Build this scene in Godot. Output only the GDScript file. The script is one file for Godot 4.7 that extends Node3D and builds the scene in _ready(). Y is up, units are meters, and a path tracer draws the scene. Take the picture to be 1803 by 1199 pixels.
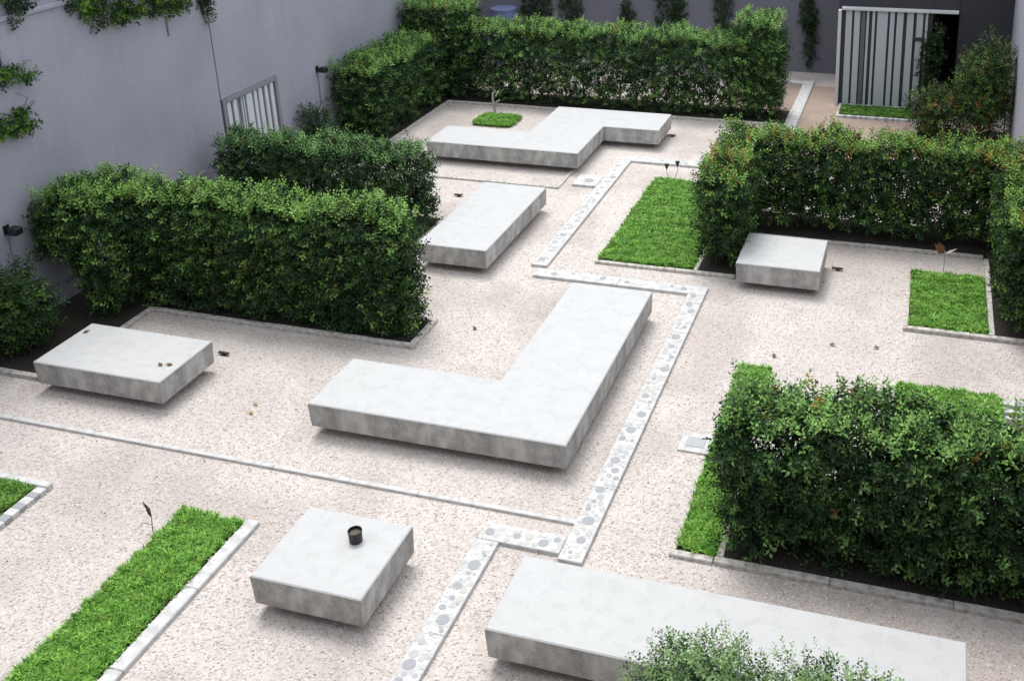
extends Node3D

var rng := RandomNumberGenerator.new()
var M := {}
var names := {}
const WX := -12.4      # left wall face
const BZ := -26.4      # back wall face
const RX := 1.75       # right wall face

func _ready() -> void:
	rng.seed = 20240611
	setup_camera()
	setup_light()
	make_materials()
	build_ground()
	build_walls()
	build_strips()
	build_lawns()
	build_beds()
	build_benches()
	build_screens()
	build_hedges()
	build_climbers()
	build_small_things()

# ------------------------------------------------------------------ camera, light
func setup_camera() -> void:
	var c := Camera3D.new()
	c.name = "camera"
	c.projection = Camera3D.PROJECTION_FRUSTUM
	c.keep_aspect = Camera3D.KEEP_HEIGHT
	c.near = 0.5
	c.far = 400.0
	c.size = 0.5 * 1199.0 / 1840.79
	c.frustum_offset = Vector2(-0.10717, -0.20678) * 0.5
	c.position = Vector3(0, 7.5, 0)
	c.rotation = Vector3(-0.32516818, 0.29379703, -0.02290739)
	add_child(c)
	c.current = true

func setup_light() -> void:
	var e := Environment.new()
	e.background_mode = Environment.BG_SKY
	var sm := ProceduralSkyMaterial.new()
	sm.sky_top_color = Color(0.955, 0.978, 1.0)
	sm.sky_horizon_color = Color(0.56, 0.58, 0.62)
	sm.sky_curve = 0.6
	sm.ground_horizon_color = Color(0.5, 0.5, 0.52)
	sm.ground_bottom_color = Color(0.3, 0.3, 0.3)
	sm.sun_angle_max = 0.0
	sm.energy_multiplier = 1.0
	var s := Sky.new()
	s.sky_material = sm
	e.sky = s
	e.tonemap_mode = Environment.TONE_MAPPER_LINEAR
	e.tonemap_exposure = 1.93
	e.sdfgi_enabled = true
	e.ssao_enabled = true
	e.ssil_enabled = true
	var w := WorldEnvironment.new()
	w.name = "world_environment"
	w.environment = e
	add_child(w)
	var d := DirectionalLight3D.new()
	d.name = "sun"
	d.light_energy = 0.5
	d.light_angular_distance = 26.0
	d.light_color = Color(1.0, 0.99, 0.975)
	d.shadow_enabled = true
	add_child(d)
	d.look_at_from_position(Vector3.ZERO, Vector3(0.22, -1.0, 0.3), Vector3.FORWARD)

# ------------------------------------------------------------------ materials
func lin(r: float, g: float, b: float) -> Color:
	return Color(r, g, b).linear_to_srgb()

func noise(kind: int, freq: float, sd: int, oct := 4) -> FastNoiseLite:
	var n := FastNoiseLite.new()
	n.noise_type = kind
	n.frequency = freq
	n.seed = sd
	n.fractal_octaves = oct
	return n

func ramp(cols: Array, offs: Array, hard := false) -> Gradient:
	var g := Gradient.new()
	g.colors = PackedColorArray(cols)
	g.offsets = PackedFloat32Array(offs)
	if hard:
		g.interpolation_mode = Gradient.GRADIENT_INTERPOLATE_CONSTANT
	return g

func ntex(n: FastNoiseLite, size: int, g: Gradient = null, nm := false, bump := 4.0) -> NoiseTexture2D:
	var t := NoiseTexture2D.new()
	t.width = size
	t.height = size
	t.noise = n
	t.seamless = true
	t.seamless_blend_skirt = 0.1
	if g:
		t.color_ramp = g
	t.as_normal_map = nm
	t.bump_strength = bump
	return t

func mat(col: Color, rough := 0.8, metal := 0.0) -> StandardMaterial3D:
	var m := StandardMaterial3D.new()
	m.albedo_color = col
	m.roughness = rough
	m.metallic = metal
	return m

func tri(m: StandardMaterial3D, tex: Texture2D, scale: float, nrm: Texture2D = null, ns := 1.0) -> void:
	m.albedo_texture = tex
	m.uv1_triplanar = true
	m.uv1_world_triplanar = true
	m.uv1_scale = Vector3.ONE * scale
	if nrm:
		m.normal_enabled = true
		m.normal_texture = nrm
		m.normal_scale = ns

func make_materials() -> void:
	# gravel: one colour for each pebble cell
	var cn := noise(FastNoiseLite.TYPE_CELLULAR, 0.04, 5, 1)
	cn.fractal_type = FastNoiseLite.FRACTAL_NONE
	cn.cellular_return_type = FastNoiseLite.RETURN_CELL_VALUE
	cn.cellular_jitter = 1.0
	var gr := ramp([lin(.37, .325, .30), lin(.45, .41, .385), lin(.51, .475, .455), lin(.555, .50, .47), lin(.575, .55, .53), lin(.54, .505, .485), lin(.63, .61, .60), lin(.48, .45, .43)],
		[0.0, 0.05, 0.17, 0.36, 0.52, 0.68, 0.82, 0.94])
	var gm := mat(Color.WHITE, 0.92)
	var cd := noise(FastNoiseLite.TYPE_CELLULAR, 0.04, 5, 1)
	cd.fractal_type = FastNoiseLite.FRACTAL_NONE
	cd.cellular_return_type = FastNoiseLite.RETURN_DISTANCE
	tri(gm, ntex(cn, 1024, gr), 1.25, ntex(cd, 1024, null, true, 5.0), 0.5)
	M.gravel = gm
	gm.detail_enabled = true
	gm.detail_blend_mode = BaseMaterial3D.BLEND_MODE_MUL
	gm.detail_albedo = ntex(noise(FastNoiseLite.TYPE_SIMPLEX_SMOOTH, 0.006, 9, 5), 512, ramp([Color(.91, .89, .88), Color(1, .99, .982), Color(.96, .948, .94)], [0.2, 0.55, 0.9]))
	gm.detail_uv_layer = BaseMaterial3D.DETAIL_UV_2
	gm.uv2_triplanar = true
	gm.uv2_world_triplanar = true
	gm.uv2_scale = Vector3.ONE * 0.13
	var gb := gm.duplicate() as StandardMaterial3D
	gb.albedo_color = lin(.64, .54, .48)
	M.gravel_brown = gb
	var sm := mat(Color.WHITE, 0.9)
	sm.vertex_color_use_as_albedo = true
	M.stone = sm
	# concrete
	var c1 := mat(Color.WHITE, 0.75)
	tri(c1, concrete_texture(21), 0.4, ntex(noise(FastNoiseLite.TYPE_SIMPLEX, 0.05, 22, 5), 512, null, true, 1.2), 0.3)
	M.concrete = c1
	# board-formed sides: streaks and stains of the cast face
	var c2 := mat(Color.WHITE, 0.85)
	tri(c2, streak_texture(31), 0.5, ntex(noise(FastNoiseLite.TYPE_SIMPLEX, 0.06, 32, 5), 512, null, true, 2.0), 0.5)
	M.cast = c2
	var kb := mat(Color.WHITE, 0.88)
	tri(kb, ntex(noise(FastNoiseLite.TYPE_SIMPLEX_SMOOTH, 0.02, 41, 6), 512,
		ramp([lin(.33, .30, .27), lin(.48, .46, .43), lin(.56, .54, .52)], [0.2, 0.5, 0.85])), 0.9)
	M.kerb = kb
	var wk := mat(Color.WHITE, 0.85)
	tri(wk, ntex(noise(FastNoiseLite.TYPE_SIMPLEX_SMOOTH, 0.015, 43, 6), 512,
		ramp([lin(.44, .44, .43), lin(.53, .53, .53), lin(.57, .57, .57)], [0.2, 0.5, 0.85])), 0.8)
	M.white_band = wk
	M.disc = mat(lin(.31, .32, .345), 0.8)
	M.disc_pale2 = mat(lin(.42, .425, .43), 0.8)
	M.disc_white = mat(lin(.53, .53, .525), 0.8)
	M.disc_warm = mat(lin(.47, .45, .425), 0.85)
	M.disc_pale = mat(lin(.38, .39, .41), 0.8)
	var wl := mat(Color.WHITE, 0.85)
	tri(wl, wall_texture(51), 0.16, ntex(noise(FastNoiseLite.TYPE_SIMPLEX, 0.08, 52, 5), 512, null, true, 1.0), 0.25)
	M.wall = wl
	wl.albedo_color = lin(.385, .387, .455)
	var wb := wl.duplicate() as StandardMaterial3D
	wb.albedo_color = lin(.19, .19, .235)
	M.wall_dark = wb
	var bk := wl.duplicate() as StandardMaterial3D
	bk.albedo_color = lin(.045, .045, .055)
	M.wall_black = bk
	var fc := wl.duplicate() as StandardMaterial3D
	fc.albedo_color = lin(.16, .16, .165)
	M.facade = fc
	M.joint = mat(lin(.05, .05, .06), 0.9)
	var so := mat(Color.WHITE, 1.0)
	tri(so, ntex(noise(FastNoiseLite.TYPE_SIMPLEX, 0.05, 61, 6), 512,
		ramp([lin(.012, .010, .008), lin(.035, .028, .022), lin(.07, .055, .042)], [0.2, 0.55, 0.9])), 1.0,
		ntex(noise(FastNoiseLite.TYPE_SIMPLEX, 0.06, 62, 5), 512, null, true, 8.0), 1.0)
	M.soil = so
	M.slat_white = mat(lin(.62, .66, .68), 0.5)
	M.slat_grey = mat(lin(.43, .47, .50), 0.5)
	M.slat_dark = mat(lin(.035, .038, .045), 0.6)
	M.slat_mid = mat(lin(.11, .12, .12), 0.6)
	M.steel_white = mat(lin(.6, .6, .63), 0.45)
	M.frame = mat(lin(.24, .24, .28), 0.6)
	M.black = mat(lin(.012, .012, .014), 0.45)
	M.pot = mat(lin(.022, .022, .024), 0.55)
	M.pot_fill = mat(lin(.11, .095, .07), 0.95)
	M.wood = mat(lin(.10, .065, .04), 0.9)
	M.bark = mat(lin(.055, .042, .03), 0.95)
	M.rust = mat(lin(.20, .085, .05), 0.7)
	M.blade = mat(lin(.45, .36, .30), 0.6)
	M.pale_wood = mat(lin(.40, .37, .33), 0.85)
	M.stalk = mat(lin(.28, .28, .22), 0.8)
	M.blue = mat(lin(.16, .20, .38), 0.6)
	M.dry_leaf = mat(lin(.15, .085, .04), 0.9)
	M.tan_leaf = mat(lin(.42, .26, .11), 0.9)
	var lf := mat(Color.WHITE, 0.5)
	lf.metallic_specular = 0.35
	lf.vertex_color_use_as_albedo = true
	lf.cull_mode = BaseMaterial3D.CULL_DISABLED
	lf.backlight_enabled = true
	lf.backlight = Color(0.30, 0.36, 0.16)
	M.leaf = lf
	var gs := mat(Color.WHITE, 0.6)
	gs.vertex_color_use_as_albedo = true
	gs.cull_mode = BaseMaterial3D.CULL_DISABLED
	gs.backlight_enabled = true
	gs.backlight = Color(0.35, 0.42, 0.15)
	M.grass = gs

func concrete_texture(sd: int) -> ImageTexture:
	var n1 := noise(FastNoiseLite.TYPE_SIMPLEX_SMOOTH, 0.006, sd, 6)
	var n2 := noise(FastNoiseLite.TYPE_SIMPLEX, 0.2, sd + 1, 2)
	var n3 := noise(FastNoiseLite.TYPE_SIMPLEX_SMOOTH, 0.011, sd + 2, 4)
	var img := Image.create(1024, 1024, false, Image.FORMAT_RGB8)
	for y in 1024:
		for x in 1024:
			# mirrored halves, so that the tile has no seam
			var u := 511.5 - absf(x - 511.5)
			var w := 511.5 - absf(y - 511.5)
			var v := 0.485 + 0.022 * n1.get_noise_2d(u, w * 1.7) + 0.018 * n2.get_noise_2d(x, y)
			var st := n3.get_noise_2d(u + 900.0, w)
			if st > 0.22 and st < 0.27:
				v -= 0.034
			elif st >= 0.27:
				v -= 0.02
			if n2.get_noise_2d(x * 0.7 + 300.0, y * 0.7) > 0.72:
				v *= 0.72
			img.set_pixel(x, y, Color(v * 0.99, v, v * 1.012).linear_to_srgb())
	return ImageTexture.create_from_image(img)

func streak_texture(sd: int) -> ImageTexture:
	var n1 := noise(FastNoiseLite.TYPE_SIMPLEX_SMOOTH, 0.03, sd, 4)
	var n2 := noise(FastNoiseLite.TYPE_SIMPLEX_SMOOTH, 0.012, sd + 1, 5)
	var n3 := noise(FastNoiseLite.TYPE_SIMPLEX, 0.15, sd + 2, 3)
	var img := Image.create(512, 512, false, Image.FORMAT_RGB8)
	for y in 512:
		for x in 512:
			var ang := TAU * x / 512.0
			var a := n1.get_noise_3d(cos(ang) * 120.0, sin(ang) * 120.0, y * 0.12)
			var b := n2.get_noise_3d(cos(ang) * 81.0, sin(ang) * 81.0, y * 0.9)
			var c := n3.get_noise_2d(x, y)
			var v := 0.41 + 0.07 * a + 0.22 * b + 0.07 * c
			if y % 256 > 118 and y % 256 < 123:
				v -= 0.07
			if c > 0.42 and b < 0.1:
				v *= 0.55
			v = clampf(v, 0.10, 0.62)
			img.set_pixel(x, y, Color(v, v * 0.985, v * 0.955).linear_to_srgb())
	return ImageTexture.create_from_image(img)

func wall_texture(sd: int) -> ImageTexture:
	var n1 := noise(FastNoiseLite.TYPE_SIMPLEX_SMOOTH, 0.02, sd, 3)
	var n2 := noise(FastNoiseLite.TYPE_SIMPLEX_SMOOTH, 0.008, sd + 1, 5)
	var n3 := noise(FastNoiseLite.TYPE_SIMPLEX, 0.12, sd + 2, 3)
	var img := Image.create(512, 512, false, Image.FORMAT_RGB8)
	for y in 512:
		for x in 512:
			var ang := TAU * x / 512.0
			var a := n1.get_noise_3d(cos(ang) * 200.0, sin(ang) * 200.0, y * 0.1)
			var b := n2.get_noise_3d(cos(ang) * 81.0, sin(ang) * 81.0, y)
			var v := clampf(0.93 + 0.045 * a + 0.10 * b + 0.03 * n3.get_noise_2d(x, y), 0.5, 1.0)
			img.set_pixel(x, y, Color(v, v, v).linear_to_srgb())
	return ImageTexture.create_from_image(img)

# ------------------------------------------------------------------ helpers
func numbered(called: String) -> String:
	if not names.has(called):
		names[called] = 0
		return called
	names[called] += 1
	return "%s_%03d" % [called, names[called]]

func thing(called: String, label: String, category: String, at := Vector3.ZERO, group := "") -> Node3D:
	var o := Node3D.new()
	o.name = numbered(called)
	add_child(o)
	o.position = at
	o.set_meta("label", label)
	o.set_meta("category", category)
	if group != "":
		o.set_meta("group", group)
	return o

func structure(called: String) -> Node3D:
	var o := Node3D.new()
	o.name = numbered(called)
	add_child(o)
	o.set_meta("kind", "structure")
	return o

func part(called: String, mesh: Mesh, m: Material, parent: Node3D, at := Vector3.ZERO, rot := Vector3.ZERO) -> MeshInstance3D:
	var o := MeshInstance3D.new()
	o.name = called
	o.mesh = mesh
	o.material_override = m
	o.position = at
	o.rotation = rot
	parent.add_child(o, true)
	return o

func begin() -> SurfaceTool:
	var st := SurfaceTool.new()
	st.begin(Mesh.PRIMITIVE_TRIANGLES)
	st.set_smooth_group(-1)
	return st

func fin(st: SurfaceTool) -> ArrayMesh:
	st.generate_normals()
	return st.commit()

# a convex face whose front looks along out
func face(st: SurfaceTool, p: Array, out: Vector3) -> void:
	var n: Vector3 = (p[1] - p[0]).cross(p[2] - p[0])
	var q := p
	if n.dot(out) > 0.0:
		q = p.duplicate()
		q.reverse()
	for i in range(1, q.size() - 1):
		st.add_vertex(q[0])
		st.add_vertex(q[i])
		st.add_vertex(q[i + 1])

# box from a to b with chamfered edges
func bbox(st: SurfaceTool, a: Vector3, b: Vector3, c := 0.006) -> void:
	var lo := Vector3(minf(a.x, b.x), minf(a.y, b.y), minf(a.z, b.z))
	var hi := Vector3(maxf(a.x, b.x), maxf(a.y, b.y), maxf(a.z, b.z))
	var d := hi - lo
	c = minf(c, minf(d.x, minf(d.y, d.z)) * 0.3)
	var mid := (lo + hi) * 0.5
	var h := d * 0.5
	var sharp := c <= 0.0
	for ax in 3:
		var u := (ax + 1) % 3
		var v := (ax + 2) % 3
		for s in [-1.0, 1.0]:
			var pts := []
			for k in [[-1, -1], [1, -1], [1, 1], [-1, 1]]:
				var p := Vector3.ZERO
				p[ax] = s * h[ax]
				p[u] = k[0] * (h[u] - c)
				p[v] = k[1] * (h[v] - c)
				pts.append(mid + p)
			var o := Vector3.ZERO
			o[ax] = s
			face(st, pts, o)
		if sharp:
			continue
		# the four chamfers along this axis
		for su in [-1.0, 1.0]:
			for sv in [-1.0, 1.0]:
				var pts := []
				for k in [[-1, 0], [1, 0], [1, 1], [-1, 1]]:
					var p := Vector3.ZERO
					p[ax] = k[0] * (h[ax] - c)
					p[u] = su * (h[u] - (c if k[1] == 0 else 0.0))
					p[v] = sv * (h[v] - (0.0 if k[1] == 0 else c))
					pts.append(mid + p)
				var o := Vector3.ZERO
				o[u] = su
				o[v] = sv
				face(st, pts, o)
	if sharp:
		return
	for sx in [-1.0, 1.0]:
		for sy in [-1.0, 1.0]:
			for sz in [-1.0, 1.0]:
				var sg := Vector3(sx, sy, sz)
				face(st, [mid + sg * Vector3(h.x, h.y - c, h.z - c), mid + sg * Vector3(h.x - c, h.y, h.z - c), mid + sg * Vector3(h.x - c, h.y - c, h.z)], sg)

func box_mesh(a: Vector3, b: Vector3, c := 0.006) -> ArrayMesh:
	var st := begin()
	bbox(st, a, b, c)
	return fin(st)

# rectilinear polygon (x,z) inset by d; counted anticlockwise seen from above with z down
func inset(poly: Array, d: float) -> Array:
	var out := []
	var n := poly.size()
	var area := 0.0
	for i in n:
		area += poly[i].x * poly[(i + 1) % n].y - poly[(i + 1) % n].x * poly[i].y
	var s := 1.0 if area > 0 else -1.0
	for i in n:
		var e1: Vector2 = (poly[i] - poly[(i + n - 1) % n]).normalized()
		var e2: Vector2 = (poly[(i + 1) % n] - poly[i]).normalized()
		out.append(poly[i] + (Vector2(-e1.y, e1.x) + Vector2(-e2.y, e2.x)) * d * s)
	return out

func cap(st: SurfaceTool, poly: Array, y: float, up: bool) -> void:
	var idx := Geometry2D.triangulate_polygon(PackedVector2Array(poly))
	for i in range(0, idx.size(), 3):
		var t := []
		for k in 3:
			var p: Vector2 = poly[idx[i + k]]
			t.append(Vector3(p.x, y, p.y))
		face(st, t, Vector3.UP if up else Vector3.DOWN)

func ring(st: SurfaceTool, p0: Array, y0: float, p1: Array, y1: float) -> void:
	var n := p0.size()
	var area := 0.0
	for i in n:
		area += p0[i].x * p0[(i + 1) % n].y - p0[(i + 1) % n].x * p0[i].y
	var s := 1.0 if area > 0 else -1.0
	for i in n:
		var j := (i + 1) % n
		var e: Vector2 = p0[j] - p0[i]
		var o := Vector3(e.y, 0, -e.x) * s
		face(st, [Vector3(p0[i].x, y0, p0[i].y), Vector3(p0[j].x, y0, p0[j].y), Vector3(p1[j].x, y1, p1[j].y), Vector3(p1[i].x, y1, p1[i].y)], o)

func cyl(r0: float, r1: float, h: float, seg := 12) -> CylinderMesh:
	var c := CylinderMesh.new()
	c.bottom_radius = r0
	c.top_radius = r1
	c.height = h
	c.radial_segments = seg
	c.rings = 1
	return c

func tube(st: SurfaceTool, pts: Array, radii: Array, seg := 6) -> void:
	var rings := []
	for i in pts.size():
		var d: Vector3 = (pts[mini(i + 1, pts.size() - 1)] - pts[maxi(i - 1, 0)]).normalized()
		var u := d.cross(Vector3(0.31, 0.2, 0.93)).normalized()
		var v := d.cross(u)
		var rr := []
		for k in seg:
			var a := TAU * k / seg
			rr.append(pts[i] + (u * cos(a) + v * sin(a)) * radii[i])
		rings.append(rr)
	for i in pts.size() - 1:
		for k in seg:
			var j := (k + 1) % seg
			var o: Vector3 = rings[i][k] + rings[i][j] - pts[i] * 2.0
			face(st, [rings[i][k], rings[i][j], rings[i + 1][j], rings[i + 1][k]], o)
	face(st, rings[-1], pts[-1] - pts[-2])

# ------------------------------------------------------------------ ground
func build_ground() -> void:
	var g := structure("gravel_ground")
	var pm := PlaneMesh.new()
	pm.size = Vector2(120, 120)
	pm.subdivide_width = 8
	pm.subdivide_depth = 8
	part("gravel_bed", pm, M.gravel, g, Vector3(-5, 0, -14))
	var bg := structure("brown_gravel_patch")
	for q in [[-4.7, -2.94, -25.2, -23.02], [-2.66, -1.92, -25.2, -19.6], [-1.92, 1.74, -22.78, -19.6]]:
		var pm2 := PlaneMesh.new()
		pm2.size = Vector2(q[1] - q[0], q[3] - q[2])
		part("gravel_bed", pm2, M.gravel_brown, bg, Vector3((q[0] + q[1]) / 2, 0.004, (q[2] + q[3]) / 2))
	# loose stones on top, too many to count
	var st := begin()
	var ico := []
	var r2 := RandomNumberGenerator.new()
	r2.seed = 3
	for i in 6:
		var a := TAU * i / 6.0
		ico.append(Vector3(cos(a), 0.0, sin(a)) * r2.randf_range(0.8, 1.15))
	var top := []
	for i in 3:
		var a := TAU * (i + 0.3) / 3.0
		top.append(Vector3(cos(a) * 0.5, r2.randf_range(0.5, 0.62), sin(a) * 0.5))
	face(st, top, Vector3.UP)
	for i in 6:
		var j := (i + 1) % 6
		var k := int(i / 2.0)
		var o: Vector3 = ico[i] + ico[j] + Vector3.UP
		face(st, [ico[i], ico[j], top[k]], o)
		if i % 2 == 1:
			face(st, [ico[j], top[k], top[(k + 1) % 3]], o)
	var mesh := fin(st)
	var skip := [Rect2(-12.4, -12.0, 5.85, 0.7), Rect2(-12.4, -12, 1.5, 2.7), Rect2(-11.05, -23, 8, 1.0), Rect2(-4.9, -18.2, 1.6, 3.7), Rect2(-1.6, -9.4, 3, 1.05), Rect2(-7.4, -7.6, 0.95, 5),
		Rect2(0, -15.35, 1.1, 1.8), Rect2(-3.3, -17, 5, 0.9), Rect2(-2.1, -12, 0.45, 3.6), Rect2(-3.2, -13.8, 0.25, 5.8), Rect2(-4.7, -25.2, 6.5, 5.6)]
	var tf := []
	var cs := []
	var pal := [Color(.60, .56, .535), Color(.64, .61, .595), Color(.54, .46, .425), Color(.57, .49, .45), Color(.50, .46, .44), Color(.68, .665, .66), Color(.38, .33, .30), Color(.20, .15, .12)]
	var wts := [0.26, 0.48, 0.62, 0.76, 0.88, 0.982, 0.998, 1.0]
	for band in [[-4.6, -10.0, 640], [-10.0, -16.0, 420], [-16.0, -26.3, 150]]:
		var area: float = (band[0] - band[1]) * 14.0
		for i in int(area * band[2]):
			var x := rng.randf_range(-12.35, 1.65)
			var z := rng.randf_range(band[1], band[0])
			var bad := false
			for r in skip:
				if r.has_point(Vector2(x, z)):
					bad = true
					break
			# outside the picture
			if bad or x < -12.35 + (-9.0 - z) * -0.0 and false or x < -7.3 + (z + 5.3) * 1.05 - 0.4:
				continue
			var s := rng.randf_range(0.006, 0.0155)
			var b := Basis.from_euler(Vector3(rng.randf_range(-.5, .5), rng.randf() * TAU, rng.randf_range(-.5, .5))).scaled(Vector3(s, s * rng.randf_range(0.6, 1.0), s))
			tf.append(Transform3D(b, Vector3(x, s * 0.15, z)))
			var w := rng.randf()
			var k := 0
			while wts[k] < w:
				k += 1
			cs.append(pal[k] * rng.randf_range(0.88, 1.08))
	for e in [[-4.12, -3.87, -4.6, -8.2, 0.05], [-3.21, -2.95, -8.0, -13.7, 0.05], [-5.88, -5.61, -14.1, -18.9, 0.05], [-6.61, -6.46, -4.6, -7.6, 0.05]]:
		for i in int((e[2] - e[3]) * 55.0):
			var f := rng.randf()
			var s := rng.randf_range(0.006, 0.013)
			tf.append(Transform3D(Basis(Vector3.UP, rng.randf() * TAU).scaled(Vector3(s, s * 0.8, s)), Vector3(lerpf(e[0], e[1], f * f * f), e[4] + 0.001, lerpf(e[2], e[3], rng.randf()))))
			cs.append(pal[rng.randi() % 6])
	var mm := multi(mesh, tf, cs)
	var o := MultiMeshInstance3D.new()
	o.name = "loose_gravel"
	o.multimesh = mm
	o.material_override = M.stone
	o.set_meta("kind", "stuff")
	g.add_child(o)

func multi(mesh: Mesh, tf: Array, cs: Array) -> MultiMesh:
	var mm := MultiMesh.new()
	mm.transform_format = MultiMesh.TRANSFORM_3D
	mm.use_colors = true
	mm.mesh = mesh
	mm.instance_count = tf.size()
	for i in tf.size():
		mm.set_instance_transform(i, tf[i])
		var c: Color = cs[i]
		c.a = 1.0
		mm.set_instance_color(i, c)
	return mm

# ------------------------------------------------------------------ walls
func build_walls() -> void:
	var t := thing("courtyard_wall", "tall smooth grey boundary wall with climbers along the left side", "wall", Vector3(WX, 0, -12))
	var h := 6.4
	var o := -t.position
	part("wall_panel", box_mesh(Vector3(WX, -0.1, 2.4) + o, Vector3(WX - 0.3, h, -15.43) + o), M.wall, t)
	# panel with the gate opening
	var st := begin()
	bbox(st, Vector3(WX, 1.95, -15.455) + o, Vector3(WX - 0.3, h, BZ - 0.3) + o, 0.0)
	bbox(st, Vector3(WX, -0.1, -17.2) + o, Vector3(WX - 0.3, 1.95, BZ - 0.3) + o, 0.0)
	part("wall_panel", fin(st), M.wall, t)
	part("joint_strip", box_mesh(Vector3(WX - 0.03, -0.1, -15.425) + o, Vector3(WX - 0.2, h, -15.46) + o), M.joint, t)
	part("ledge", box_mesh(Vector3(WX - 0.01, 4.40, -10.2) + o, Vector3(WX + 0.05, 4.47, -12.6) + o, 0.01), M.wall, t)
	part("cable", box_mesh(Vector3(WX - 0.001, 4.56, -10.2) + o, Vector3(WX + 0.018, 4.575, -12.6) + o, 0.003), M.frame, t)
	part("drip_pipe", box_mesh(Vector3(WX - 0.01, 3.42, -14.36) + o, Vector3(WX + 0.03, 3.75, -14.39) + o, 0.006), M.frame, t)
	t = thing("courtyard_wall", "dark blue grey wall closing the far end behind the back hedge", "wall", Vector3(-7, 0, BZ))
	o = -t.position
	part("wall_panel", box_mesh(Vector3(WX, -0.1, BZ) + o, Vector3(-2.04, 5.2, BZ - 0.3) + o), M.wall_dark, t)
	t = thing("courtyard_wall", "grey wall along the right edge behind the far shrubs", "wall", Vector3(RX, 0, -12))
	o = -t.position
	part("wall_panel", box_mesh(Vector3(RX, -0.1, 2.4) + o, Vector3(RX + 0.3, 4.2, -23.9) + o), M.wall, t)
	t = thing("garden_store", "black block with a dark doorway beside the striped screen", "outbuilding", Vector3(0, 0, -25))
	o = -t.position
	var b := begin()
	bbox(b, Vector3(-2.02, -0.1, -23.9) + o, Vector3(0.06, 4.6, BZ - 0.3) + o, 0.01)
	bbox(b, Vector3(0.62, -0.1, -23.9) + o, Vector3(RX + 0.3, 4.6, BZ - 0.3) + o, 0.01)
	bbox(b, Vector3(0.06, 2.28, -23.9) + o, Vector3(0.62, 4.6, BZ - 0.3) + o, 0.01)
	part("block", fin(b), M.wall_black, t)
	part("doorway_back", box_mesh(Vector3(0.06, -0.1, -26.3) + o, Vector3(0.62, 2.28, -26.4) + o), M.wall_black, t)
	t = thing("house_facade", "tall plain facade of the house the courtyard is seen from", "building", Vector3(-5, 0, 1.6))
	o = -t.position
	part("wall_panel", box_mesh(Vector3(WX - 0.3, -0.1, 1.6) + o, Vector3(RX + 0.3, 15.0, 1.9) + o), M.facade, t)

# ------------------------------------------------------------------ raised bands
func band(t: Node3D, x0: float, x1: float, z0: float, z1: float) -> void:
	# cast in lengths with a fine joint between them
	var along_x := absf(x1 - x0) > absf(z1 - z0)
	var a := x0 if along_x else z0
	var b := x1 if along_x else z1
	var n := maxi(1, int(round(absf(b - a) / 1.25)))
	for i in n:
		var p := lerpf(a, b, float(i) / n) + signf(b - a) * 0.002
		var q := lerpf(a, b, float(i + 1) / n) - signf(b - a) * 0.002
		if along_x:
			part("band_slab", box_mesh(Vector3(p, -0.05, z0), Vector3(q, 0.05, z1)), M.white_band, t)
		else:
			part("band_slab", box_mesh(Vector3(x0, -0.05, p), Vector3(x1, 0.05, q)), M.white_band, t)

func discs(t: Node3D, list: Array, m: Material = null) -> void:
	for d in list:
		part("disc", cyl(d[2], d[2], 0.03, 18), m if m else M.disc, t, Vector3(d[0], 0.038, d[1]))

# closely set pale stones between the grey ones
func fill_discs(t: Node3D, x0: float, x1: float, z0: float, z1: float, taken: Array) -> void:
	var all := taken.duplicate()
	for i in int((x1 - x0) * (z1 - z0) * 900.0):
		var rr := rng.randf_range(0.018, 0.05)
		var p := Vector2(rng.randf_range(x0 + rr, x1 - rr), rng.randf_range(z0 + rr, z1 - rr))
		var ok := true
		for d in all:
			if p.distance_to(Vector2(d[0], d[1])) < rr + d[2] + 0.004:
				ok = false
				break
		if ok:
			all.append([p.x, p.y, rr])
			discs(t, [[p.x, p.y, rr]], [M.disc_white, M.disc_white, M.disc_pale2, M.disc_pale, M.disc_warm][rng.randi() % 5])

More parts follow.
